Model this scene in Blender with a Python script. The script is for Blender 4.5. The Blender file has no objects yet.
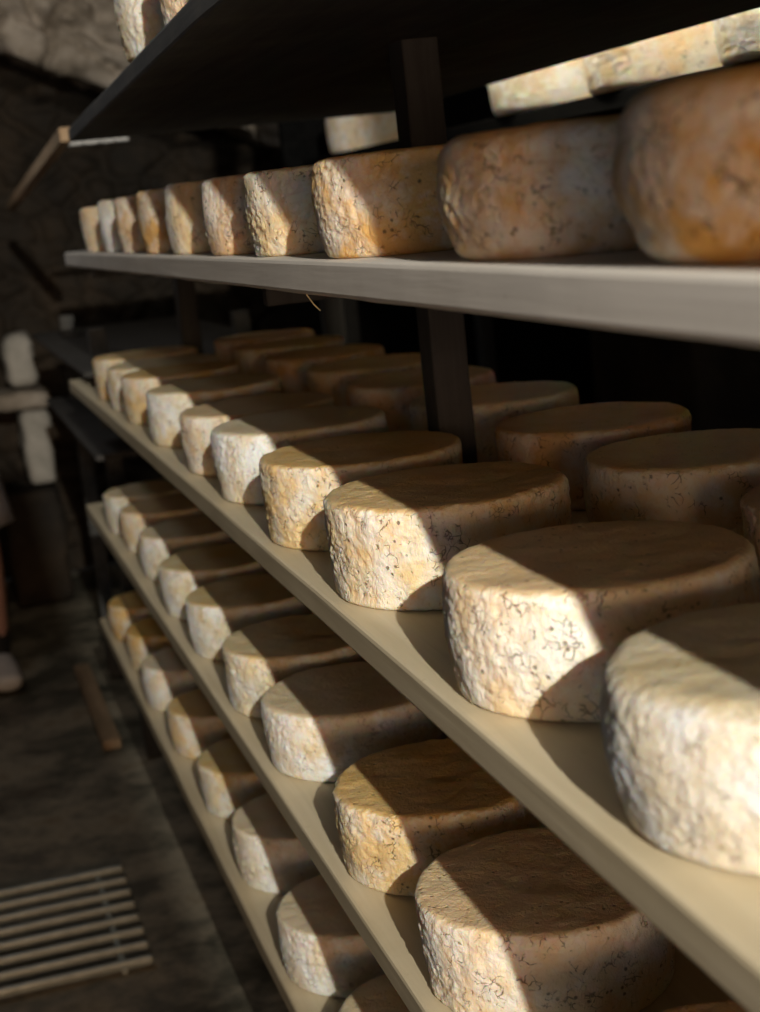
import bpy, bmesh, math, random
import mathutils
from mathutils import Vector, Matrix, noise

random.seed(7)
C = bpy.context.scene.collection
PI = math.pi

# ------------------------------------------------------------------ helpers
def link(name, me, mat=None, parent=None, smooth=False):
    o = bpy.data.objects.new(name, me); C.objects.link(o)
    if mat: me.materials.append(mat)
    if parent: o.parent = parent
    if smooth:
        for p in me.polygons: p.use_smooth = True
    return o

def tag(o, label=None, cat=None, group=None, kind=None):
    if label: o['label'] = label
    if cat: o['category'] = cat
    if group: o['group'] = group
    if kind: o['kind'] = kind
    return o

def empty(name, loc=(0, 0, 0), rz=0):
    o = bpy.data.objects.new(name, None); C.objects.link(o)
    o.location = loc; o.rotation_euler = (0, 0, rz)
    o.empty_display_size = 0.05
    return o

def bm_mesh(bm, name):
    me = bpy.data.meshes.new(name); bm.normal_update(); bm.to_mesh(me); bm.free(); return me

def add_box(bm, lo, hi, bevel=0.0, seg=2):
    b = bmesh.new()
    bmesh.ops.create_cube(b, size=1)
    s = [hi[i] - lo[i] for i in range(3)]; c = [(hi[i] + lo[i]) / 2 for i in range(3)]
    for v in b.verts: v.co = Vector([v.co[i] * s[i] + c[i] for i in range(3)])
    if bevel: bmesh.ops.bevel(b, geom=b.edges[:], offset=bevel, segments=seg, affect='EDGES', profile=0.5)
    m = bpy.data.meshes.new('t'); b.to_mesh(m); b.free(); bm.from_mesh(m); bpy.data.meshes.remove(m)

def fbm(p, f, o=3):
    return noise.fractal(Vector(p) * f, 1.0, 2.0, o)

def rough_box(lo, hi, step=0.05, amp=0.01, freq=6, bevel=0.02, seed=0, seg=2):
    """bevelled block, finely cut and roughened"""
    bm = bmesh.new(); add_box(bm, lo, hi, bevel, seg)
    for ax in range(3):
        n = int((hi[ax] - lo[ax]) / step)
        for k in range(1, n):
            co = [0, 0, 0]; no = [0, 0, 0]; co[ax] = lo[ax] + (hi[ax] - lo[ax]) * k / n; no[ax] = 1
            bmesh.ops.bisect_plane(bm, geom=bm.verts[:] + bm.edges[:] + bm.faces[:], plane_co=co, plane_no=no)
    bm.normal_update()
    s = Vector((seed * 3.1, seed * 1.7, seed * .9))
    for v in bm.verts:
        v.co += v.normal * amp * (fbm(v.co + s, freq))
    return bm

# ------------------------------------------------------------------ materials
def mat(name):
    m = bpy.data.materials.new(name); m.use_nodes = True
    nt = m.node_tree; nt.nodes.clear()
    out = nt.nodes.new('ShaderNodeOutputMaterial'); b = nt.nodes.new('ShaderNodeBsdfPrincipled')
    nt.links.new(b.outputs[0], out.inputs[0])
    return m, nt, b

class N:
    def __init__(s, nt): s.nt = nt
    def new(s, t, **k):
        n = s.nt.nodes.new(t)
        for a, v in k.items(): setattr(n, a, v)
        return n
    def l(s, a, b): s.nt.links.new(a, b)
    def noise(s, vec, scale, detail=3, rough=.55, dist=0):
        n = s.new('ShaderNodeTexNoise'); n.inputs['Scale'].default_value = scale
        n.inputs['Detail'].default_value = detail; n.inputs['Roughness'].default_value = rough
        n.inputs['Distortion'].default_value = dist; s.l(vec, n.inputs['Vector']); return n.outputs['Fac']
    def ramp(s, fac, stops):
        r = s.new('ShaderNodeValToRGB'); e = r.color_ramp.elements
        while len(e) < len(stops): e.new(.5)
        for x, (p, c) in zip(e, stops):
            x.position = p; x.color = (c[0], c[1], c[2], 1) if not isinstance(c, (int, float)) else (c, c, c, 1)
        s.l(fac, r.inputs[0]); return r.outputs[0]
    def mix(s, fac, a, b, mode='MIX'):
        m = s.new('ShaderNodeMix', data_type='RGBA', blend_type=mode)
        for sock, v in ((m.inputs[0], fac), (m.inputs[6], a), (m.inputs[7], b)):
            if isinstance(v, (int, float)): sock.default_value = v
            elif isinstance(v, tuple): sock.default_value = (v[0], v[1], v[2], 1)
            else: s.l(v, sock)
        return m.outputs[2]
    def math(s, op, a, b=None, clamp=False):
        m = s.new('ShaderNodeMath', operation=op); m.use_clamp = clamp
        for sock, v in ((m.inputs[0], a), (m.inputs[1], b)):
            if v is None: continue
            if isinstance(v, (int, float)): sock.default_value = v
            else: s.l(v, sock)
        return m.outputs[0]
    def scalev(s, vec, sc):
        m = s.new('ShaderNodeVectorMath', operation='MULTIPLY'); m.inputs[1].default_value = sc
        s.l(vec, m.inputs[0]); return m.outputs[0]
    def bump(s, h, strength, dist, prev=None):
        b = s.new('ShaderNodeBump'); b.inputs['Strength'].default_value = strength; b.inputs['Distance'].default_value = dist
        s.l(h, b.inputs['Height'])
        if prev: s.l(prev, b.inputs['Normal'])
        return b.outputs[0]

def cheese_mat(name, base, ochre, bloom, sss=0.4, crackamt=1.0):
    m, nt, b = mat(name); n = N(nt)
    tc = n.new('ShaderNodeTexCoord').outputs['Object']
    oi = n.new('ShaderNodeObjectInfo')
    off = n.new('ShaderNodeVectorMath', operation='MULTIPLY_ADD')
    comb = n.new('ShaderNodeCombineXYZ')
    for i in range(3): n.l(oi.outputs['Random'], comb.inputs[i])
    n.l(comb.outputs[0], off.inputs[0]); off.inputs[1].default_value = (3, 5, 7); n.l(tc, off.inputs[2])
    v = off.outputs[0]
    big = n.noise(v, 14, 3, .6)
    med = n.noise(v, 45, 4, .6)
    fine = n.noise(v, 260, 4, .6)
    col = n.mix(n.ramp(big, [(.38, 0.0), (.66, 1.0)]), base, ochre)
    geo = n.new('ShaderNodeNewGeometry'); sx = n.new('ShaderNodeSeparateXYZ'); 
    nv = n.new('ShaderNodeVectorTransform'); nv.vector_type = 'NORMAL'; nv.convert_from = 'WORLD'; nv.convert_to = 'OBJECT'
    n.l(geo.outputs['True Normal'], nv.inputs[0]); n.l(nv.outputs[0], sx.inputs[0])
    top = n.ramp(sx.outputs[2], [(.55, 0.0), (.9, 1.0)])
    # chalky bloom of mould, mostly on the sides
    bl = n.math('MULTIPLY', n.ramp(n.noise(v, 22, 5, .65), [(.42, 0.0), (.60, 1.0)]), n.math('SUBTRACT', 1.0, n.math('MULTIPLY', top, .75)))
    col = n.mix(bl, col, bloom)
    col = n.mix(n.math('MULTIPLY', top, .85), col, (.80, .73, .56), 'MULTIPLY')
    # per-wheel shift
    hs = n.new('ShaderNodeHueSaturation')
    n.l(n.math('ADD', .75, n.math('MULTIPLY', oi.outputs['Random'], .5)), hs.inputs['Saturation'])
    n.l(n.math('SUBTRACT', 1.06, n.math('MULTIPLY', oi.outputs['Random'], .14)), hs.inputs['Value'])
    n.l(col, hs.inputs['Color']); col = hs.outputs[0]
    # cracks: distorted voronoi edges, masked
    dn = n.new('ShaderNodeTexNoise'); dn.inputs['Scale'].default_value = 60; n.l(v, dn.inputs['Vector'])
    dv = n.new('ShaderNodeVectorMath', operation='MULTIPLY_ADD'); n.l(dn.outputs['Color'], dv.inputs[0]); dv.inputs[1].default_value = (.02, .02, .02); n.l(v, dv.inputs[2])
    vo = n.new('ShaderNodeTexVoronoi', feature='DISTANCE_TO_EDGE'); vo.inputs['Scale'].default_value = 120; n.l(dv.outputs[0], vo.inputs['Vector'])
    edge = n.ramp(vo.outputs['Distance'], [(.0, 1.0), (.06, 0.0)])
    cm = n.ramp(n.noise(v, 60, 4, .65), [(.53, 0.0), (.60, 1.0)])
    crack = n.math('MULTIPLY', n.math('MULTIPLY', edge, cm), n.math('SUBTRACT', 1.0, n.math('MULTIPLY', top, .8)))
    # small pits
    vp = n.new('ShaderNodeTexVoronoi'); vp.inputs['Scale'].default_value = 110; n.l(v, vp.inputs['Vector'])
    pit = n.math('MULTIPLY', n.ramp(vp.outputs['Distance'], [(.10, 1.0), (.2, 0.0)]), n.ramp(n.noise(v, 30, 2), [(.50, 0.0), (.56, 1.0)]))
    dark = n.math('MULTIPLY', n.math('MAXIMUM', crack, pit), .72 * crackamt)
    col = n.mix(dark, col, (.10, .075, .045))
    n.l(col, b.inputs['Base Color'])
    b.inputs['Roughness'].default_value = .62
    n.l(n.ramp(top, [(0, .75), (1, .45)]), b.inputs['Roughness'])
    b.inputs['Specular IOR Level'].default_value = .3
    b.inputs['Subsurface Weight'].default_value = sss
    b.inputs['Subsurface Radius'].default_value = (1.0, .42, .12)
    b.inputs['Subsurface Scale'].default_value = .018
    h = n.math('ADD', n.math('MULTIPLY', med, .6), n.math('MULTIPLY', fine, .25))
    nb = n.bump(h, .55, .004)
    nb = n.bump(n.math('SUBTRACT', 1.0, n.math('MAXIMUM', crack, pit)), .8, .0025, nb)
    wr = n.noise(n.scalev(v, (1, 1, .7)), 190, 3, .6, 1.0)
    nb = n.bump(wr, .6, .003, nb)
    n.l(nb, b.inputs['Normal'])
    return m

def wood_mat(name, c1, c2, rough=.7, grain_axis=1, stain=(.2, .17, .1), stain_amt=.5, bump=.3):
    m, nt, b = mat(name); n = N(nt)
    tc = n.new('ShaderNodeTexCoord').outputs['Object']
    sc = [60, 60, 60]; sc[grain_axis] = 2.5
    g = n.noise(n.scalev(tc, tuple(sc)), 1, 5, .6, .4)
    col = n.mix(n.ramp(g, [(.3, 0.0), (.7, 1.0)]), c1, c2)
    st = n.math('MULTIPLY', n.ramp(n.noise(tc, 6, 5, .65), [(.5, 0.0), (.72, 1.0)]), stain_amt)
    col = n.mix(st, col, stain)
    sp = n.math('MULTIPLY', n.ramp(n.noise(tc, 70, 3, .6), [(.68, 0.0), (.74, 1.0)]), .4)
    col = n.mix(sp, col, stain)
    n.l(col, b.inputs['Base Color']); b.inputs['Roughness'].default_value = rough
    b.inputs['Specular IOR Level'].default_value = .25
    n.l(n.bump(g, bump, .002), b.inputs['Normal'])
    return m

def stone_mat(name, cols, scale=5, rough=.85, bump=.6, dist=.02, glossy=None):
    m, nt, b = mat(name); n = N(nt)
    tc = n.new('ShaderNodeTexCoord').outputs['Object']
    a = n.noise(tc, scale, 6, .6, .3); c = n.noise(tc, scale * 5, 5, .65)
    f = n.math('ADD', n.math('MULTIPLY', a, .7), n.math('MULTIPLY', c, .3))
    k = len(cols)
    col = n.ramp(f, [(.3 + .42 * i / (k - 1), cols[i]) for i in range(k)])
    n.l(col, b.inputs['Base Color'])
    if glossy: n.l(n.ramp(a, [(.4, glossy), (.6, rough)]), b.inputs['Roughness'])
    else: b.inputs['Roughness'].default_value = rough
    n.l(n.bump(f, bump, dist), b.inputs['Normal'])
    return m

def plain_mat(name, col, rough=.6, metal=0, nscale=30, var=.25, bump=.2):
    m, nt, b = mat(name); n = N(nt)
    tc = n.new('ShaderNodeTexCoord').outputs['Object']
    a = n.noise(tc, nscale, 4, .6)
    d = tuple(x * (1 - var) for x in col)
    n.l(n.mix(n.ramp(a, [(.35, 0.0), (.65, 1.0)]), d, col), b.inputs['Base Color'])
    b.inputs['Roughness'].default_value = rough; b.inputs['Metallic'].default_value = metal
    n.l(n.bump(a, bump, .002), b.inputs['Normal'])
    return m

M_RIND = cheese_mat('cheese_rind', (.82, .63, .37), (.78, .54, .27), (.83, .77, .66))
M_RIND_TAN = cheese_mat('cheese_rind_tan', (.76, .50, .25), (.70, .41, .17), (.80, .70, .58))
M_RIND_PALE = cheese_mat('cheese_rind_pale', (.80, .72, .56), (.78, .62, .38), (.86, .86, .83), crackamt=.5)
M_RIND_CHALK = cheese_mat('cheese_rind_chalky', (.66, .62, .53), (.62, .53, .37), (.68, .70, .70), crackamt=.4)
M_BOARD = wood_mat('pale_board_wood', (.52, .44, .29), (.62, .54, .38), .6, stain=(.45, .37, .22), stain_amt=.35)
M_BOARD_GREY = wood_mat('grey_board_wood', (.62, .58, .52), (.74, .70, .64), .65, stain=(.42, .38, .32), stain_amt=.3)
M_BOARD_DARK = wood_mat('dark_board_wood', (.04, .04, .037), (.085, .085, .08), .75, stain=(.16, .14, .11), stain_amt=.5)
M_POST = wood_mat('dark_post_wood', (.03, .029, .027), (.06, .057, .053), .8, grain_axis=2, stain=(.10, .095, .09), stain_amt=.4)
M_UNLIT = wood_mat('unlit_wood', (.004, .004, .004), (.008, .008, .008), .9, stain=(.012, .011, .01), stain_amt=.4)  # near-black colour painted in for the unlit dark behind the rack
M_UNLIT.node_tree.nodes['Principled BSDF'].inputs['Specular IOR Level'].default_value = .02
M_PLANK = wood_mat('brown_plank_wood', (.32, .22, .13), (.45, .32, .2), .8)
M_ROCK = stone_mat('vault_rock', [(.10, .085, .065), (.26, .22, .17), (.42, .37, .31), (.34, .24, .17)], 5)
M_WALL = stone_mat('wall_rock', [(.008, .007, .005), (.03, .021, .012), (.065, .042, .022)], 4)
M_FLOOR = stone_mat('floor_concrete', [(.02, .022, .016), (.12, .115, .085), (.34, .30, .22), (.17, .12, .06)], 5, .8, .5, .01, glossy=.35)
M_PLASTER = stone_mat('pale_plaster', [(.30, .29, .25), (.44, .42, .37), (.55, .52, .46)], 9)
M_GRATE = plain_mat('grate_metal', (.50, .56, .52), .5, .3)
M_IRON = plain_mat('bar_metal', (.28, .28, .27), .5, .4)
M_SKIN = plain_mat('skin', (.62, .36, .28), .5, var=.08)
M_CLOTH = plain_mat('white_cotton', (.78, .79, .84), .9, nscale=60, var=.06)
M_SHOE = plain_mat('sneaker_leather', (.78, .77, .73), .6, var=.1)
M_STRIPE = plain_mat('sneaker_stripe', (.12, .12, .12), .6)
M_SOCK = plain_mat('black_sock', (.02, .02, .02), .9)
M_HAIR = plain_mat('brown_hair', (.06, .035, .02), .7, nscale=120)
M_STRAW = plain_mat('straw', (.7, .6, .35), .7)

# ------------------------------------------------------------------ measures
ZB, ZC, ZD, ZE = -.004, -0.2949, -0.5897, -0.8846     # tops of the four loaded shelves
ZA = 0.22
TH = 0.0274
FLOOR = -1.30
R0 = 0.105
XR1, XR2 = 0.118, 0.365                               # rows of wheels

# ------------------------------------------------------------------ cheese wheels
def cheese_mesh(name, seed, n=300, ns=60, nt=34, h=.082, R=R0, rim=.011, bulge=.003, wr=1.0, taper=.004):
    """wheel standing on z=0; side with rounded rims, wrinkled mouldy rind"""
    prof = []                                          # (r, z, kind)
    nb = max(3, nt // 5)
    for i in range(nb): prof.append((R * .93 * i / nb + .0, 0.0))
    for i in range(7):
        a = -PI / 2 + PI / 2 * i / 6; q = rim * .7
        prof.append((R - taper - q + q * math.cos(a), q + q * math.sin(a)))
    z0, z1 = rim * .7, h - rim
    for i in range(1, ns):
        t = i / ns; prof.append((R - taper * (1 - t) + bulge * math.sin(PI * t), z0 + (z1 - z0) * t))
    for i in range(9):
        a = PI / 2 * i / 8; prof.append((R - rim + rim * math.cos(a), h - rim + rim * math.sin(a)))
    for i in range(1, nt + 1):
        t = 1 - i / nt; prof.append(((R - rim) * t, h - .0015 * (1 - t) ** 2))
    S = Vector((seed * 7.13, seed * 3.7, seed * 1.9))
    verts = []; faces = []
    rows = []
    for (r, z) in prof:
        if r < 1e-6:
            rows.append([len(verts)]); verts.append(Vector((0, 0, z))); continue
        row = []
        for k in range(n):
            a = 2 * PI * k / n; row.append(len(verts)); verts.append(Vector((r * math.cos(a), r * math.sin(a), z)))
        rows.append(row)
    for a, b in zip(rows, rows[1:]):
        if len(a) == 1:
            for k in range(n): faces.append((a[0], b[(k + 1) % n], b[k]))
        elif len(b) == 1:
            for k in range(n): faces.append((a[k], a[(k + 1) % n], b[0]))
        else:
            for k in range(n): faces.append((a[k], a[(k + 1) % n], b[(k + 1) % n], b[k]))
    out = []
    for v in verts:
        r = math.hypot(v.x, v.y); u = Vector((v.x / r, v.y / r, 0)) if r > 1e-6 else Vector((0, 0, 0))
        P = v + S
        # slumping and lopsidedness
        d = .0028 * noise.noise(P * 9)
        topw = max(0, min(1, (v.z - (h - rim)) / rim))
        sidew = max(0, min(1, (r - (R - .022)) / .012))
        if v.z <= 1e-5: out.append(v + u * d * sidew); continue
        lowf = min(1, v.z / .01)
        m = .5 + .5 * noise.noise(P * 26)
        w = noise.turbulence(P * 150, 2, False)
        rid = 1 - abs(noise.noise(Vector((P.x * 210, P.y * 210, P.z * 140))))
        side = (.0016 * noise.noise(P * 34) + .0024 * (w - .5) * m + .0010 * (rid - .75) * 2 * m) * wr
        vd = noise.voronoi(P * 70)[0]
        if noise.noise(P * 15 + Vector((9, 2, 4))) > .12: side -= .0022 * max(0, 1 - vd[0] / .32) * wr
        nrm_side = u * (d + side) * sidew
        t = (.0011 * noise.noise(P * 22) + .0008 * (noise.noise(P * 60)) + .0003 * noise.noise(P * 170)) * topw
        out.append(v + nrm_side * (1 - topw * .35) * (.5 + .5 * lowf) + Vector((0, 0, t * wr)))
    me = bpy.data.meshes.new(name); me.from_pydata(out, [], faces); me.update()
    for p in me.polygons: p.use_smooth = True
    return me

HI = [cheese_mesh('cheese_wheel_rind', s, wr=w, rim=rm, bulge=bu) for s, w, rm, bu in
      ((1, 1.15, .007, .002), (2, 1.0, .006, .001), (3, .8, .008, .003))]
NEAR = cheese_mesh('cheese_wheel_rind', 4, wr=.8, rim=.014, bulge=.004)
ROUND = [cheese_mesh('cheese_wheel_rind', 5, wr=.7, rim=.018, bulge=.005), cheese_mesh('cheese_wheel_rind', 8, wr=.35, rim=.024, bulge=.006)]
LO = [cheese_mesh('cheese_wheel_rind', s, n=120, ns=24, nt=14, rim=.008, bulge=b) for s, b in ((11, .001), (12, .002), (13, .003))]
def variant(me, m):
    c = me.copy(); c.materials.clear(); c.materials.append(m); return c
def sets(ms): return {k: [variant(x, m) for x in ms] for k, m in (('r', M_RIND), ('t', M_RIND_TAN), ('p', M_RIND_PALE), ('c', M_RIND_CHALK))}
HI, LO, ROUND, NEAR = sets(HI), sets(LO), sets(ROUND), sets([NEAR])

proto = {}
def wheel(me, x, y, z, rz, label, group, hs=1.0, rs=1.0, tilt=(0, 0)):
    if me.name not in proto:
        o = bpy.data.objects.new('cheese_wheel', me); proto[me.name] = o
    else:
        o = proto[me.name].copy()
    C.objects.link(o)
    o.location = (x, y, z + .0002); o.rotation_euler = (tilt[0], tilt[1], rz); o.scale = (rs, rs, hs)
    tag(o, label, 'cheese', group)
    return o

ORD = ['nearest', 'second', 'third', 'fourth', 'fifth', 'sixth', 'seventh', 'eighth', 'ninth', 'tenth', 'eleventh']
def ordlabel(desc, i, n, place):
    if i == 0: return f'{desc}, nearest on {place}'
    if i == n - 1: return f'{desc}, farthest on {place}'
    return f'{desc}, {ORD[i]} nearest on {place}'

rnd = random.Random(3)
def place_row(ys, z, x, specs, place, group, defk='r'):
    n = len(ys)
    for i, y in enumerate(ys):
        sp = specs.get(i, {})
        kind = sp.get('k', defk)
        pool = sp.get('m') or (HI if i < 5 else LO)
        me = pool[kind][rnd.randrange(len(pool[kind]))] if 'v' not in sp else pool[kind][sp['v']]
        dx = rnd.uniform(-.003, .004) if 'x' not in sp else sp['x']
        wheel(me, x + dx, y, z, rnd.uniform(0, 6.28), ordlabel(sp.get('d', 'cream cheese wheel'), i, n, place), group,
              hs=sp.get('h', 1.0 + rnd.uniform(-.04, .04)), rs=sp.get('s', (1.0 if i < 6 else .985) + rnd.uniform(-.012, .008)))

# shelf at eye level, near to far
place_row([.624, .879, 1.182, 1.454, 1.674, 1.941, 2.187, 2.459, 2.695, 2.960], ZB, .108, {
    0: dict(k='t', m=ROUND, v=1, d='big smooth round-shouldered cheese wheel, greyish', h=.95, x=0),
    1: dict(k='t', m=ROUND, v=0, d='orange-tan round-edged cheese wheel with dark speckles', h=.88, x=0),
    2: dict(k='t', m=HI, v=2, d='tan cheese wheel with white mould at left', h=.91, x=0),
    3: dict(k='r', m=HI, v=1, d='cream cheese wheel with crusty white mould', h=.93, x=0),
    4: dict(k='t', d='tan cheese wheel'), 5: dict(k='r', d='whitish cheese wheel'), 6: dict(k='t', m=LO, d='small orange-tan cheese wheel'),
    7: dict(k='t', m=LO, d='orange cheese wheel'), 8: dict(k='p', m=LO, d='pale cheese wheel'), 9: dict(k='r', m=LO, d='small cream cheese wheel')},
    'the eye-level shelf', 'front row on the eye-level shelf')
# middle shelf
place_row([.701, .966, 1.291, 1.564, 1.854, 2.098, 2.420, 2.732, 2.955, 3.175], ZC, .114, {
    0: dict(k='c', m=NEAR, v=0, d='large chalky white cheese wheel with lumpy rind', x=-.002, h=1.05),
    1: dict(k='r', m=HI, v=2, d='cream cheese wheel with fine dark cracks', x=-.002, h=1.05),
    2: dict(k='r', m=HI, v=0, d='heavily wrinkled cream cheese wheel', x=-.002, h=1.05),
    3: dict(k='r', m=HI, v=1, d='speckled cream cheese wheel', x=-.002), 4: dict(k='p', d='bright white cheese wheel'),
    5: dict(k='r', d='yellowish cream cheese wheel'), 6: dict(k='p', m=LO, d='white cheese wheel'), 7: dict(k='r', m=LO, d='orange-cream cheese wheel'),
    8: dict(k='p', m=LO, d='bluish white cheese wheel'), 9: dict(k='r', m=LO, d='cream cheese wheel with sunlit face')},
    'the middle shelf front', 'front row on the middle shelf')
# shelf below the middle one
place_row([.792, 1.130, 1.395, 1.724, 1.969, 2.266, 2.529, 2.826, 3.106, 3.326], ZD, .113, {
    0: dict(k='t', d='mostly shaded cheese wheel', x=0), 1: dict(k='r', m=HI, v=1, d='big cream cheese wheel with pitted side', x=0),
    2: dict(k='r', m=HI, v=0, d='pinkish tan cheese wheel with cracked rind', x=0), 3: dict(k='p', m=HI, v=2, d='pale yellow-rimmed cheese wheel', x=0),
    4: dict(k='p', d='pale cream cheese wheel'), 5: dict(k='p', m=LO), 6: dict(k='p', m=LO), 7: dict(k='p', m=LO), 8: dict(k='r', m=LO), 9: dict(k='p', m=LO)},
    'the second shelf from below', 'front row on the second shelf from below')
# lowest loaded shelf
place_row([1.19, 1.494, 1.797, 2.112, 2.409, 2.718, 3.018, 3.316, 3.592], ZE, .112, {
    0: dict(k='r', d='half shaded cheese wheel', x=0), 1: dict(k='p', m=HI, d='white cheese wheel'), 2: dict(k='p', d='white cheese wheel'),
    3: dict(k='p', d='white cheese wheel'), 4: dict(k='p', m=LO), 5: dict(k='r', m=LO, d='orange-cream cheese wheel'), 6: dict(k='p', m=LO), 7: dict(k='r', m=LO), 8: dict(k='r', m=LO)},
    'the lowest loaded shelf', 'front row on the lowest loaded shelf')
# second rows, standing in the shade behind the first
def back_row(ys, z, what, place, group, pool=HI):
    n = len(ys)
    for i, y in enumerate(ys):
        wheel((HI if i < 3 else LO)['rt'[i % 2]][i % 3], XR2 + .006 * math.sin(i * 2.3), y, z, i * 1.7, ordlabel(what, i, n, place), group)
back_row([.72, 1.022, 1.297, 1.562, 1.86, 2.14, 2.42, 2.70, 2.98, 3.24], ZC, 'shaded brown cheese wheel', 'the middle shelf back row', 'back row on the middle shelf')
for z, ys, pl in ((ZB, [.62, .90, 1.19, 1.47, 1.75, 2.04, 2.32, 2.60, 2.88], 'eye-level shelf'),
                  (ZD, [.86, 1.15, 1.43, 1.74, 2.02, 2.31, 2.59, 2.88, 3.17, 3.42], 'second shelf from below'),
                  (ZE, [1.24, 1.54, 1.85, 2.14, 2.45, 2.74, 3.04, 3.34], 'lowest loaded shelf')):
    for i, y in enumerate(ys):
        wheel(LO['rt'[i % 2]][i % 3], XR2 + .004 * math.sin(i), y, z, i * 2.1,
              f'dark cheese wheel in deep shade, back row of the {pl}', f'back row on the {pl}')
# three on the top shelf
for i, (y, k, d) in enumerate(((1.30, 'p', 'pale cheese wheel on the top shelf, cut by the upper edge of the photo'),
                               (1.60, 't', 'orange-brown cheese wheel on the top shelf'),
                               (1.885, 'p', 'white shaded cheese wheel on the top shelf, leftmost up there'))):
    wheel(HI[k][i], .074, y, ZA, i * 1.3, d, 'wheels on the top shelf', hs=1.12)

# ------------------------------------------------------------------ the near rack
rack = empty('shelving_rack', (.3, 1.8, FLOOR))
tag(rack, 'long wooden cheese-ageing rack with pale shelf boards, loaded with wheels in rows', 'rack')
def part(name, bm, m, parent, smooth=False, label=None):
    me = bm_mesh(bm, name)
    me.transform(Matrix.Translation(-parent.location))
    o = link(name, me, m, parent, smooth)
    if label: o['label'] = label
    return o
def board(x0, x1, y0, y1, ztop, th, sagamp=.0, skew=None, seed=0, nseg=46):
    """long plank; x0 may drift along y; slight sag and rounded arrises"""
    bm = bmesh.new(); r = .0035
    prof = [(0, -th + r), (0, -r), (r * .3, -r * .3), (r, 0), (1 - 0, 0)]
    ring0 = None; rings = []
    for j in range(nseg + 1):
        y = y0 + (y1 - y0) * j / nseg
        a = x0 + (skew(y) if skew else 0)
        s = sagamp * math.sin(PI * ((y - .1) % 1.85) / 1.85)
        w = .0012 * noise.noise(Vector((y * 5 + seed, seed, 0)))
        e = .0012 * noise.noise(Vector((y * 9, seed * 2, 5)))
        pts = [(a + w, -th + r), (a + w, -r), (a + w + r * .3, -r * .3), (a + w + r, 0), (x1 - r, 0), (x1, -r), (x1, -th + r), (x1 - r, -th), (a + w + r, -th + e), (a + w + r * .3, -th + r * .3 + e)]
        rings.append([bm.verts.new((px, y, ztop + pz - s * 1.0 if False else ztop + pz)) for px, pz in pts])
    for A, B in zip(rings, rings[1:]):
        for k in range(len(A)):
            bm.faces.new((A[k], A[(k + 1) % len(A)], B[(k + 1) % len(A)], B[k]))
    bm.faces.new(rings[0]); bm.faces.new(rings[-1][::-1])
    bmesh.ops.recalc_face_normals(bm, faces=bm.faces[:])
    return bm
skewA = lambda y: max(-.0395, -.0385 + .0275 * (y - 1.4)) - .020 * max(0, min(1, (.50 - y) / .22))  # unseen near end juts out, shaped to shade the nearest eye-level wheels
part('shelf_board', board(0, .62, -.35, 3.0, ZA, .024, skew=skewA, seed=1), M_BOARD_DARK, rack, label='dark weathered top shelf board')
part('shelf_board', board(0, .50, -.3, 3.36, ZB, .0275, seed=2), M_BOARD_GREY, rack, label='greyish eye-level shelf board')
part('shelf_board', board(0, .50, -.3, 3.70, ZC, .0275, seed=3), M_BOARD, rack, label='pale middle shelf board')
part('shelf_board', board(0, .50, -.3, 3.72, ZD, .0275, seed=4), M_BOARD, rack, label='pale shelf board below the middle one')
part('shelf_board', board(0, .50, -.3, 3.80, ZE, .0275, seed=5), M_BOARD, rack, label='lowest pale shelf board')
def post(x, y, z0=FLOOR, z1=1.35, w=.04, d=.05, par=None, seed=0, m=None):
    b = rough_box((x - w / 2, y - d / 2, z0), (x + w / 2, y + d / 2, z1), step=.06, amp=.0015, freq=14, bevel=.003, seed=seed)
    return part('post', b, m or M_POST, par or rack)
for i, (x, y) in enumerate(((.243, -.12), (.243, 1.66), (.243, 3.40), (.56, -.12), (.56, 3.40))):
    post(x, y, z1=-.0285 if y > 3 else 1.35, seed=i)
for y in (-.12, 1.66, 3.40):
    for z in (ZB - .0275, ZC - .0275, ZD - .0275, ZE - .0275):
        bm = bmesh.new(); add_box(bm, (.06, y + .026, z - .032), (.585, y + .048, z - .0003), .003)
        part('bearer', bm, M_POST, rack)
bm = bmesh.new(); add_box(bm, (.012, -.405, FLOOR), (.62, -.36, 1.35), .003)
part('light_baffle', bm, M_POST, rack, label='dark panel added at the near end to block light')  # unseen panel, added to keep the fill off the back rows

# straw hanging beneath the eye-level board
cu = bmesh.new()
pts = [Vector((.004, 1.255, -.0265)), Vector((.002, 1.252, -.032)), Vector((.006, 1.248, -.040)), Vector((.010, 1.246, -.045))]
for i in range(3):
    a, b2 = pts[i], pts[i + 1]; d = b2 - a
    M = Matrix.Translation((a + b2) / 2) @ d.to_track_quat('Z', 'Y').to_matrix().to_4x4()
    bmesh.ops.create_cone(cu, cap_ends=True, segments=6, radius1=.0006, radius2=.0005, depth=d.length * 1.1, matrix=M)
tag(link('straw', bm_mesh(cu, 'straw'), M_STRAW), 'tiny pale straw dangling under the edge of the eye-level shelf', 'straw')

# ------------------------------------------------------------------ the rack beyond
rack2 = empty('shelving_rack', (.3, 4.6, FLOOR))
tag(rack2, 'dark empty shelving rack standing beyond the loaded one', 'rack')
for z, y1 in ((-.262, 5.1), (-.445, 4.85)):
    part('shelf_board', board(.015, .50, 3.47, y1, z, .012, seed=z * 9), M_POST, rack2)
for x, y in ((.10, 3.95), (.10, 4.75), (.46, 3.95), (.46, 4.75)):
    post(x, y, z1=-.20, par=rack2, seed=x * 5 + y, m=M_BOARD_DARK)
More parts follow.
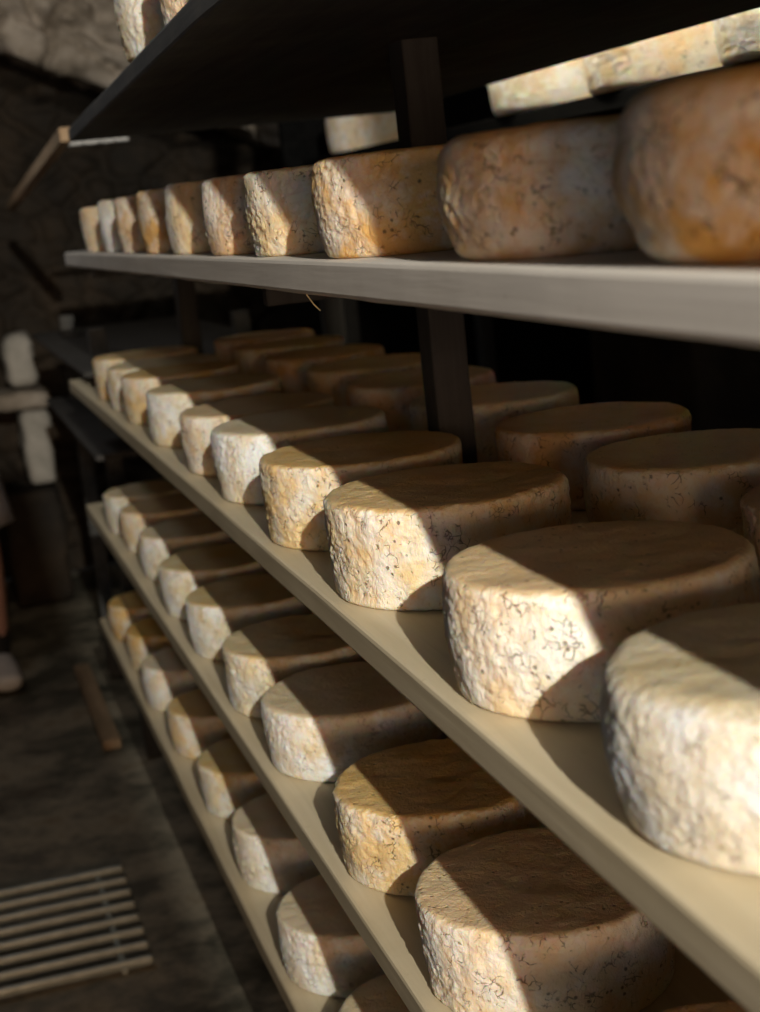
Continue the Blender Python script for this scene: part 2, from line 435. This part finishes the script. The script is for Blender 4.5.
# sloping rail at its head
a, b2 = Vector((.02, 5.25, .135)), Vector((.02, 3.20, .222))
bm = bmesh.new(); d = b2 - a
add_box(bm, (-.012, -.014, -d.length / 2), (.012, .014, d.length / 2), .003)
bmesh.ops.transform(bm, matrix=Matrix.Translation((a + b2) / 2) @ d.to_track_quat('Z', 'Y').to_matrix().to_4x4(), verts=bm.verts[:])
part('rail', bm, M_PLANK, rack2, label='brown sloping top rail')

# pale metal crossbar with bolt heads at the head of the far rack
bm = bmesh.new(); add_box(bm, (.034, 3.60, .219), (.195, 3.615, .231), .002)
cb = part('crossbar', bm, M_IRON, rack2, label='pale metal crossbar with bolts')
for k in range(4):
    bm = bmesh.new()
    bmesh.ops.create_cone(bm, cap_ends=True, segments=10, radius1=.0055, radius2=.004, depth=.006, matrix=Matrix.Translation((.06 + .035 * k, 3.598, .225)) @ Matrix.Rotation(PI / 2, 4, 'X'))
    me = bm_mesh(bm, 'bolt'); me.transform(Matrix.Translation(-rack2.location)); link('bolt', me, M_IRON, cb)


# ------------------------------------------------------------------ rack behind, seen through the gap under the top board
rack3 = empty('shelving_rack', (1.0, 2.4, FLOOR))
tag(rack3, 'dark rack behind the loaded one holding large lit wheels', 'rack')
part('shelf_board', board(.80, 1.66, .8, 4.5, .165, .03, seed=8), M_UNLIT, rack3)
for x, y in ((.86, .9), (.86, 4.4), (1.26, .9), (1.26, 4.4)):
    post(x, y, z1=.135, par=rack3, seed=x + y)
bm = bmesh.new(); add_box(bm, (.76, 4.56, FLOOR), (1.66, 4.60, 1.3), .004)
part('light_baffle', bm, M_UNLIT, rack3)  # baffle added to stop light spilling onto the far wall
bigm = cheese_mesh('cheese_wheel_rind', 21, n=200, ns=40, nt=20, h=.125, R=.216, rim=.02, bulge=.004)
bigm = [variant(bigm, M_RIND), variant(bigm, M_RIND_PALE)]
for i, (y, d) in enumerate(((1.505, 'large lit cheese wheel behind the round-shouldered one, at the right edge of the photo'),
                            (1.96, 'large lit cream cheese wheel on the rack behind, above the orange-tan wheel'),
                            (2.412, 'large lit cream cheese wheel on the rack behind, second right of the dark post'),
                            (2.864, 'large lit cream cheese wheel on the rack behind, right beside the dark post'),
                            (4.15, 'pale cheese wheel on the rack behind, seen left of the dark post'))):
    wheel(bigm[i % 2], 1.0 if i < 4 else .93, y, .165, i * 1.1 + .4, d, 'large wheels on the rack behind', rs=1.0 if i < 4 else .64, hs=1.0 if i < 4 else .9)

# ------------------------------------------------------------------ the room
def grid_wall(name, origin, ux, uy, nu, nv, lu, lv, disp, m, skip=None, kind='structure'):
    bm = bmesh.new(); n = ux.cross(uy).normalized(); g = []
    for j in range(nv + 1):
        row = []
        for i in range(nu + 1):
            P = origin + ux * (lu * i / nu) + uy * (lv * j / nv)
            row.append(bm.verts.new(P + n * disp(P)))
        g.append(row)
    for j in range(nv):
        for i in range(nu):
            bm.faces.new((g[j][i], g[j][i + 1], g[j + 1][i + 1], g[j + 1][i]))
    o = link(name, bm_mesh(bm, name), m, None, True); tag(o, kind=kind); return o
V = Vector
TOP = 2.3
def d_floor(P): return .006 * fbm(P, 3) + .002 * fbm(P, 15)
grid_wall('floor', V((-.75, -2.7, FLOOR)), V((1, 0, 0)), V((0, 1, 0)), 60, 220, 2.85, 9.3, lambda P: -.004 + .5 * d_floor(P), M_FLOOR)
def stones(P, s, amp):
    q = V((P.x + .5 * P.z, P.y, P.z * 1.7)) * s + noise.noise_vector(P * 3.5) * .55 + noise.noise_vector(P * 11) * .22
    d = noise.voronoi(q)[0]; e = d[1] - d[0]
    return amp * (min(1, max(0, e) / .22) ** .7) + amp * .3 * fbm(P, 9)
# far wall: stone, with a low dark arch
def d_back(P):
    v = stones(P, 5.0, .10)
    zt = .60 - .40 * max(0, (P.x - .10)) + .03 * noise.noise(V((P.x * 6, 0, 3)))
    if P.z > zt: return v + .22 * min(1, (P.z - zt) / .10) + .05
    return v * .6
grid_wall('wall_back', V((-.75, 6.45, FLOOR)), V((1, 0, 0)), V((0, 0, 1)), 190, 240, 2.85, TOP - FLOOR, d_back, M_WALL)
# the paler rock vault above the arch
def arch():
    bm = bmesh.new(); nu, nv = 150, 90; g = []
    for j in range(nv + 1):
        row = []
        for i in range(nu + 1):
            x = -.72 + 2.0 * i / nu; t = j / nv
            zb = .66 - .42 * max(0, x - .08) + .03 * noise.noise(V((x * 6, 0, 3)))
            if t < .25:                     # underside, running back into the dark
                s = t / .25; P = V((x, 6.42 - .50 * s, zb + .05 * (1 - s)))
                P.z += .03 * stones(P, 6, 1)
            else:
                s = (t - .25) / .75; P = V((x, 5.92 + .10 * s - .10 * math.sin(min(1, s * 4) * PI / 2), zb + 1.1 * s))
                P.y -= stones(V((P.x, 1.3, P.z + .35 * P.x)), 4.6, .13)
            row.append(bm.verts.new(P))
        g.append(row)
    for j in range(nv):
        for i in range(nu): bm.faces.new((g[j][i], g[j][i + 1], g[j + 1][i + 1], g[j + 1][i]))
    bmesh.ops.recalc_face_normals(bm, faces=bm.faces[:])
    o = link('trim_1', bm_mesh(bm, 'trim_1'), M_ROCK, None, True); tag(o, kind='structure')
arch()
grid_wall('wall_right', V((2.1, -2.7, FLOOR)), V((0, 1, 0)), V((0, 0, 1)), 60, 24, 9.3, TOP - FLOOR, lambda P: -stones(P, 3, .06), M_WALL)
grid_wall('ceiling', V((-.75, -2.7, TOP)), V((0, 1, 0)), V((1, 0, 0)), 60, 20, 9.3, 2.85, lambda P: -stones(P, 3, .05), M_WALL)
# left wall with a long high opening, added to let weak sky light in
def wall_box(name, lo, hi, m, seed=0, step=.25, amp=.01):
    o = link(name, bm_mesh(rough_box(lo, hi, step=step, amp=amp, freq=5, bevel=.01, seed=seed), name), m); tag(o, kind='structure'); return o
SILL, HEAD, O0, O1 = .9, 1.7, -2.6, .6
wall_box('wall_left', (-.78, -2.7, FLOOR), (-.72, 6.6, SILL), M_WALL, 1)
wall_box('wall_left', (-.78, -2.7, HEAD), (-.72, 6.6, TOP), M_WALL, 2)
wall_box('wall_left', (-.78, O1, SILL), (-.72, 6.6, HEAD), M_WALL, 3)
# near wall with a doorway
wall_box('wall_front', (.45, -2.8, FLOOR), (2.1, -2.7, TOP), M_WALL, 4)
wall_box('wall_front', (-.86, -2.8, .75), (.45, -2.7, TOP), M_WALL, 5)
# unseen ledge added to block the lamp off the aisle floor
wall_box('beam_blocker', (-.72, -2.3, .46), (-.232, -.02, .50), M_WALL, 6, amp=.0)

# pale blocks piled against the far wall
def block(lo, hi, label, m=M_PLASTER, seed=0, bev=.03):
    o = link('stone_block', bm_mesh(rough_box(lo, hi, step=.02, amp=.012, freq=9, bevel=bev, seed=seed, seg=3), 'stone_block'), m, None, True)
    tag(o, label, 'stone'); return o
block((-.13, 5.85, FLOOR), (.085, 6.1, -.875), 'dark rough stone block at the foot of the pile by the far wall', M_WALL, 1)
block((-.02, 5.86, -.86), (.085, 6.06, -.58), 'pale grey upright stone block under the ledge slab', M_PLASTER, 2)
block((-.20, 5.80, -.565), (.10, 6.08, -.51), 'flat pinkish-grey stone slab lying on the pale upright block', M_ROCK, 3, .015)
block((-.045, 5.86, -.50), (.065, 6.02, -.30), 'pale grey rounded stone block, topmost of the pile by the far wall', M_PLASTER, 4, .04)
# ------------------------------------------------------------------ floor grate
grate = empty('floor_grate', (-.33, 3.0, FLOOR)); tag(grate, 'metal floor grate of parallel pale bars set in the dark floor', 'grate', )
for k in range(8):
    y = 2.775 + .064 * k
    bm = bmesh.new(); add_box(bm, (-.60, y - .0085, FLOOR + .002), (-.068, y + .0085, FLOOR + .020), .006)
    part('grate_bar', bm, M_GRATE, grate)
for x in (-.13, -.55):
    bm = bmesh.new(); add_box(bm, (x, 2.76, FLOOR - .002), (x + .012, 3.235, FLOOR + .010), .002)
    part('cross_strip', bm, M_GRATE, grate)
# short piece standing in for the lit end of the bottom shelf board
bm = rough_box((-.018, 4.05, FLOOR + .001), (.03, 4.85, FLOOR + .028), step=.05, amp=.002, freq=10, bevel=.004)
tag(link('shelf_end_piece', bm_mesh(bm, 'shelf_end_piece'), M_PLANK), 'short brown piece standing in for the lit end of the bottom shelf board', 'plank')

# ------------------------------------------------------------------ the visitor at the left edge
def skin(name, joints, bones, m, parent=None, sub=2, root=0):
    me = bpy.data.meshes.new(name)
    me.from_pydata([j[:3] for j in joints], bones, []); me.update()
    o = bpy.data.objects.new(name, me); C.objects.link(o)
    md = o.modifiers.new('s', 'SKIN'); md.use_smooth_shade = True
    for i, j in enumerate(joints):
        sv = me.skin_vertices[0].data[i]; rr = j[3]; sv.radius = rr if isinstance(rr, tuple) else (rr, rr); sv.use_root = (i == root)
    ss = o.modifiers.new('u', 'SUBSURF'); ss.levels = sub; ss.render_levels = sub
    dg = bpy.context.evaluated_depsgraph_get(); dg.update()
    ev = bpy.data.meshes.new_from_object(o.evaluated_get(dg))
    bpy.data.objects.remove(o)
    ev.name = name; ev.materials.clear(); ev.materials.append(m)
    for p in ev.polygons: p.use_smooth = True
    q = bpy.data.objects.new(name, ev); C.objects.link(q)
    if parent: q.parent = parent
    return q
PX, PY = -.350, 4.90
per = empty('person', (PX, PY, FLOOR))
tag(per, 'person in white shorts, black socks and white striped sneakers standing at the left edge', 'person')
J = []; B = []
def jn(x, y, z, r, prev=None):
    J.append((x, y, z, r)); i = len(J) - 1
    if prev is not None: B.append((prev, i))
    return i
pel = jn(0, 0, .92, (.135, .10))
wa = jn(0, 0, 1.06, (.125, .09), pel); ch = jn(0, .005, 1.24, (.15, .10), wa); sh = jn(0, .01, 1.37, (.11, .07), ch)
nk = jn(0, .005, 1.45, .05, sh); hb = jn(0, -.015, 1.52, (.062, .075), nk); hm = jn(0, -.02, 1.59, (.073, .088), hb); ht = jn(0, -.01, 1.66, (.06, .072), hm)
hands = []
for s in (1, -1):
    hip = jn(.085 * s, 0, .86, .085, pel); kn = jn(.115 * s, -.03, .49, .055, hip)
    cf = jn(.120 * s, -.005, .36, .056, kn); an = jn(.118 * s, .02, .09, .036, cf); he = jn(.118 * s, .0, .045, .034, an); to = jn(.128 * s, -.15, .03, .026, he)
    so = jn(.17 * s, .01, 1.37, .05, sh); el = jn(.205 * s, .02, 1.10, .036, so); wr_ = jn(.125 * s, -.15, .98, .025, el)
    pa = jn(.085 * s, -.185, .965, (.020, .032), wr_)
    for q, (dy, L) in enumerate(((-.026, .066), (-.009, .074), (.009, .070), (.025, .055))):
        f1 = jn(.060 * s, -.195, .965 - dy, .0095, pa); f2 = jn((.060 - L * .5) * s, -.197 - .008 * s, .955 - dy, .0085, f1); jn((.060 - L) * s, -.190 - .010 * s, .950 - dy, .007, f2)
    t1 = jn(.075 * s, -.18, 1.005, .010, pa); jn(.045 * s, -.185, 1.02, .008, t1)
body = skin('body', J, B, M_SKIN, per, 2)
# face
def blob(name, c, r, m, parent, seg=16):
    bm = bmesh.new(); bmesh.ops.create_uvsphere(bm, u_segments=seg, v_segments=seg // 2 + 2, radius=1)
    for v in bm.verts: v.co = V((v.co.x * r[0] + c[0], v.co.y * r[1] + c[1], v.co.z * r[2] + c[2]))
    return link(name, bm_mesh(bm, name), m, parent, True)
blob('nose', (0, -.108, 1.575), (.011, .016, .018), M_SKIN, per)
blob('mouth', (0, -.098, 1.537), (.022, .008, .006), plain_mat('lips', (.45, .18, .15), .5), per)
for s in (1, -1):
    blob('eye', (.027 * s, -.096, 1.60), (.011, .009, .007), M_CLOTH, per)
    blob('ear', (.074 * s, -.01, 1.59), (.008, .018, .028), M_SKIN, per)
hr = blob('hair', (0, .006, 1.635), (.088, .098, .085), M_HAIR, per, 24)
for v in hr.data.vertices:
    if v.co.y < -.055 and v.co.z < 1.655: v.co.y = -.055
    if v.co.z < 1.575: v.co.z = 1.575
# clothing
tj = [(0, 0, .90, (.150, .115)), (0, 0, 1.06, (.142, .108)), (0, .005, 1.24, (.165, .115)), (0, .01, 1.37, (.125, .085)), (0, .008, 1.42, (.066, .055))]
tb = [(0, 1), (1, 2), (2, 3), (3, 4)]
for s in (1, -1):
    k = len(tj); tj += [(.175 * s, .012, 1.365, .062), (.20 * s, .025, 1.20, .056)]; tb += [(3, k), (k, k + 1)]
skin('t_shirt', tj, tb, M_CLOTH, per, 2)
def shorts():
    bm = bmesh.new()
    for s in (1, -1):
        rings = []
        for t in range(9):
            u = t / 8; z = .93 - .44 * u; cx = (.070 + .05 * u) * s; cy = -.012 * u
            r = .096 + .004 * u; ry = .105 - .012 * u
            rings.append([bm.verts.new((cx + (r + .006 * math.sin(5 * a + t)) * math.cos(a), cy + (ry + .004 * math.cos(4 * a)) * math.sin(a), z + (.012 * math.cos(a) if t == 8 else 0))) for a in [2 * PI * k / 24 for k in range(24)]])
        for a, b in zip(rings, rings[1:]):
            for k in range(24): bm.faces.new((a[k], a[(k + 1) % 24], b[(k + 1) % 24], b[k]))
    bmesh.ops.solidify(bm, geom=bm.faces[:], thickness=.004)
    bmesh.ops.recalc_face_normals(bm, faces=bm.faces[:])
    return link('shorts', bm_mesh(bm, 'shorts'), M_CLOTH, per, True)
shorts()
for s in (1, -1):
    skin('sock', [(.119 * s, .012, .20, .048), (.118 * s, .018, .12, .043), (.118 * s, .0, .07, .042)], [(0, 1), (1, 2)], M_SOCK, per, 1)
    sk = skin('sneaker', [(.118 * s, .04, .055, (.046, .045)), (.118 * s, -.02, .06, (.047, .045)), (.126 * s, -.10, .045, (.050, .036)), (.132 * s, -.18, .035, (.046, .027))], [(0, 1), (1, 2), (2, 3)], M_SHOE, per, 2)
    for v in sk.data.vertices: v.co.z = max(v.co.z, .002)
    for q in range(3):
        bm = bmesh.new(); y = -.02 - .035 * q
        add_box(bm, (.118 * s - .051 + .003 * q * s, y - .006, .03), (.118 * s + .051 + .004 * q * s, y + .006, .072 - .008 * q), .003)
        link('stripe', bm_mesh(bm, 'stripe'), M_STRIPE, sk)

# ------------------------------------------------------------------ light
def spot(name, loc, aim, e, col, size, blend, soft):
    l = bpy.data.lights.new(name, 'SPOT'); l.energy = e; l.color = col; l.spot_size = math.radians(size); l.spot_blend = blend; l.shadow_soft_size = soft
    o = bpy.data.objects.new(name, l); C.objects.link(o); o.location = loc
    o.rotation_euler = (V(aim) - V(loc)).to_track_quat('-Z', 'Y').to_euler(); return o
spot('aisle_lamp', (-.30, -2.0, .92), (.06, 3.4, -.22), 700, (1.0, .94, .83), 50, 1.0, .016)
gl = bpy.data.lights.new('gap_strip_fill', 'AREA'); gl.shape = 'RECTANGLE'; gl.size = .05; gl.size_y = 2.0; gl.energy = 11; gl.color = (1, .90, .70)  # unseen strip added in the gap to brighten the wheels behind
glo = bpy.data.objects.new('gap_strip_fill', gl); C.objects.link(glo); glo.location = (.665, 2.0, .52)
glo.rotation_euler = (0, math.radians(-38), 0)
a = bpy.data.lights.new('warm_fill', 'AREA'); a.shape = 'RECTANGLE'; a.size = .9; a.size_y = .5; a.energy = 48; a.color = (1.0, .60, .33)  # added warm fill for the shaded wheel sides, not a real source
ao = bpy.data.objects.new('warm_fill', a); C.objects.link(ao); ao.location = (-.20, -2.3, 0); ao.rotation_euler = V((.1, 1, .0)).to_track_quat('-Z', 'Y').to_euler()
a2 = bpy.data.lights.new('cool_side_fill', 'AREA'); a2.shape = 'RECTANGLE'; a2.size = 1.0; a2.size_y = .5; a2.energy = 6.5; a2.color = (.76, .87, 1.0)  # added cool fill for board fronts; the wall has no window here
ao2 = bpy.data.objects.new('cool_side_fill', a2); C.objects.link(ao2); ao2.location = (-.70, -.6, -.12); ao2.rotation_euler = V((1, .6, .05)).to_track_quat('-Z', 'Y').to_euler()
pl = bpy.data.lights.new('vault_fill', 'POINT'); pl.energy = 4; pl.color = (1, .88, .72); pl.shadow_soft_size = .08  # invented weak fill that lifts the vault rock
po = bpy.data.objects.new('vault_fill', pl); C.objects.link(po); po.location = (-.30, 5.2, 1.5)
p2 = bpy.data.lights.new('corridor_fill', 'POINT'); p2.energy = 6; p2.color = (.95, .97, 1); p2.shadow_soft_size = .1  # invented fill brightening the floor, grate and person
p2o = bpy.data.objects.new('corridor_fill', p2); C.objects.link(p2o); p2o.location = (-.52, 3.7, .75)
w = bpy.data.worlds.new('world'); bpy.context.scene.world = w; w.use_nodes = True
bg = w.node_tree.nodes['Background']; bg.inputs[0].default_value = (.75, .85, 1.0, 1); bg.inputs[1].default_value = .07

# ------------------------------------------------------------------ camera
yaw, pit, rol = map(math.radians, (15.0466, 10.8707, -6.0715))
F = V((math.sin(yaw) * math.cos(pit), math.cos(yaw) * math.cos(pit), -math.sin(pit)))
Rt = V((math.cos(yaw), -math.sin(yaw), 0)); U = Rt.cross(F)
R2 = Rt * math.cos(rol) + U * math.sin(rol); U2 = -Rt * math.sin(rol) + U * math.cos(rol)
cd = bpy.data.cameras.new('camera'); co = bpy.data.objects.new('camera', cd); C.objects.link(co)
mw = Matrix((R2, U2, -F)).transposed().to_4x4(); mw.translation = V((-.2927, 0, .0374)); co.matrix_world = mw
cd.sensor_fit = 'HORIZONTAL'; cd.sensor_width = 36; cd.lens = 36 * 1592.03 / 760
cd.clip_start = .02
cd.dof.use_dof = True; cd.dof.focus_distance = 1.32; cd.dof.aperture_fstop = 10
bpy.context.scene.camera = co
vs = bpy.context.scene.view_settings
vs.view_transform = 'Standard'; vs.look = 'None'; vs.exposure = 0; vs.gamma = 1; vs.use_curve_mapping = False
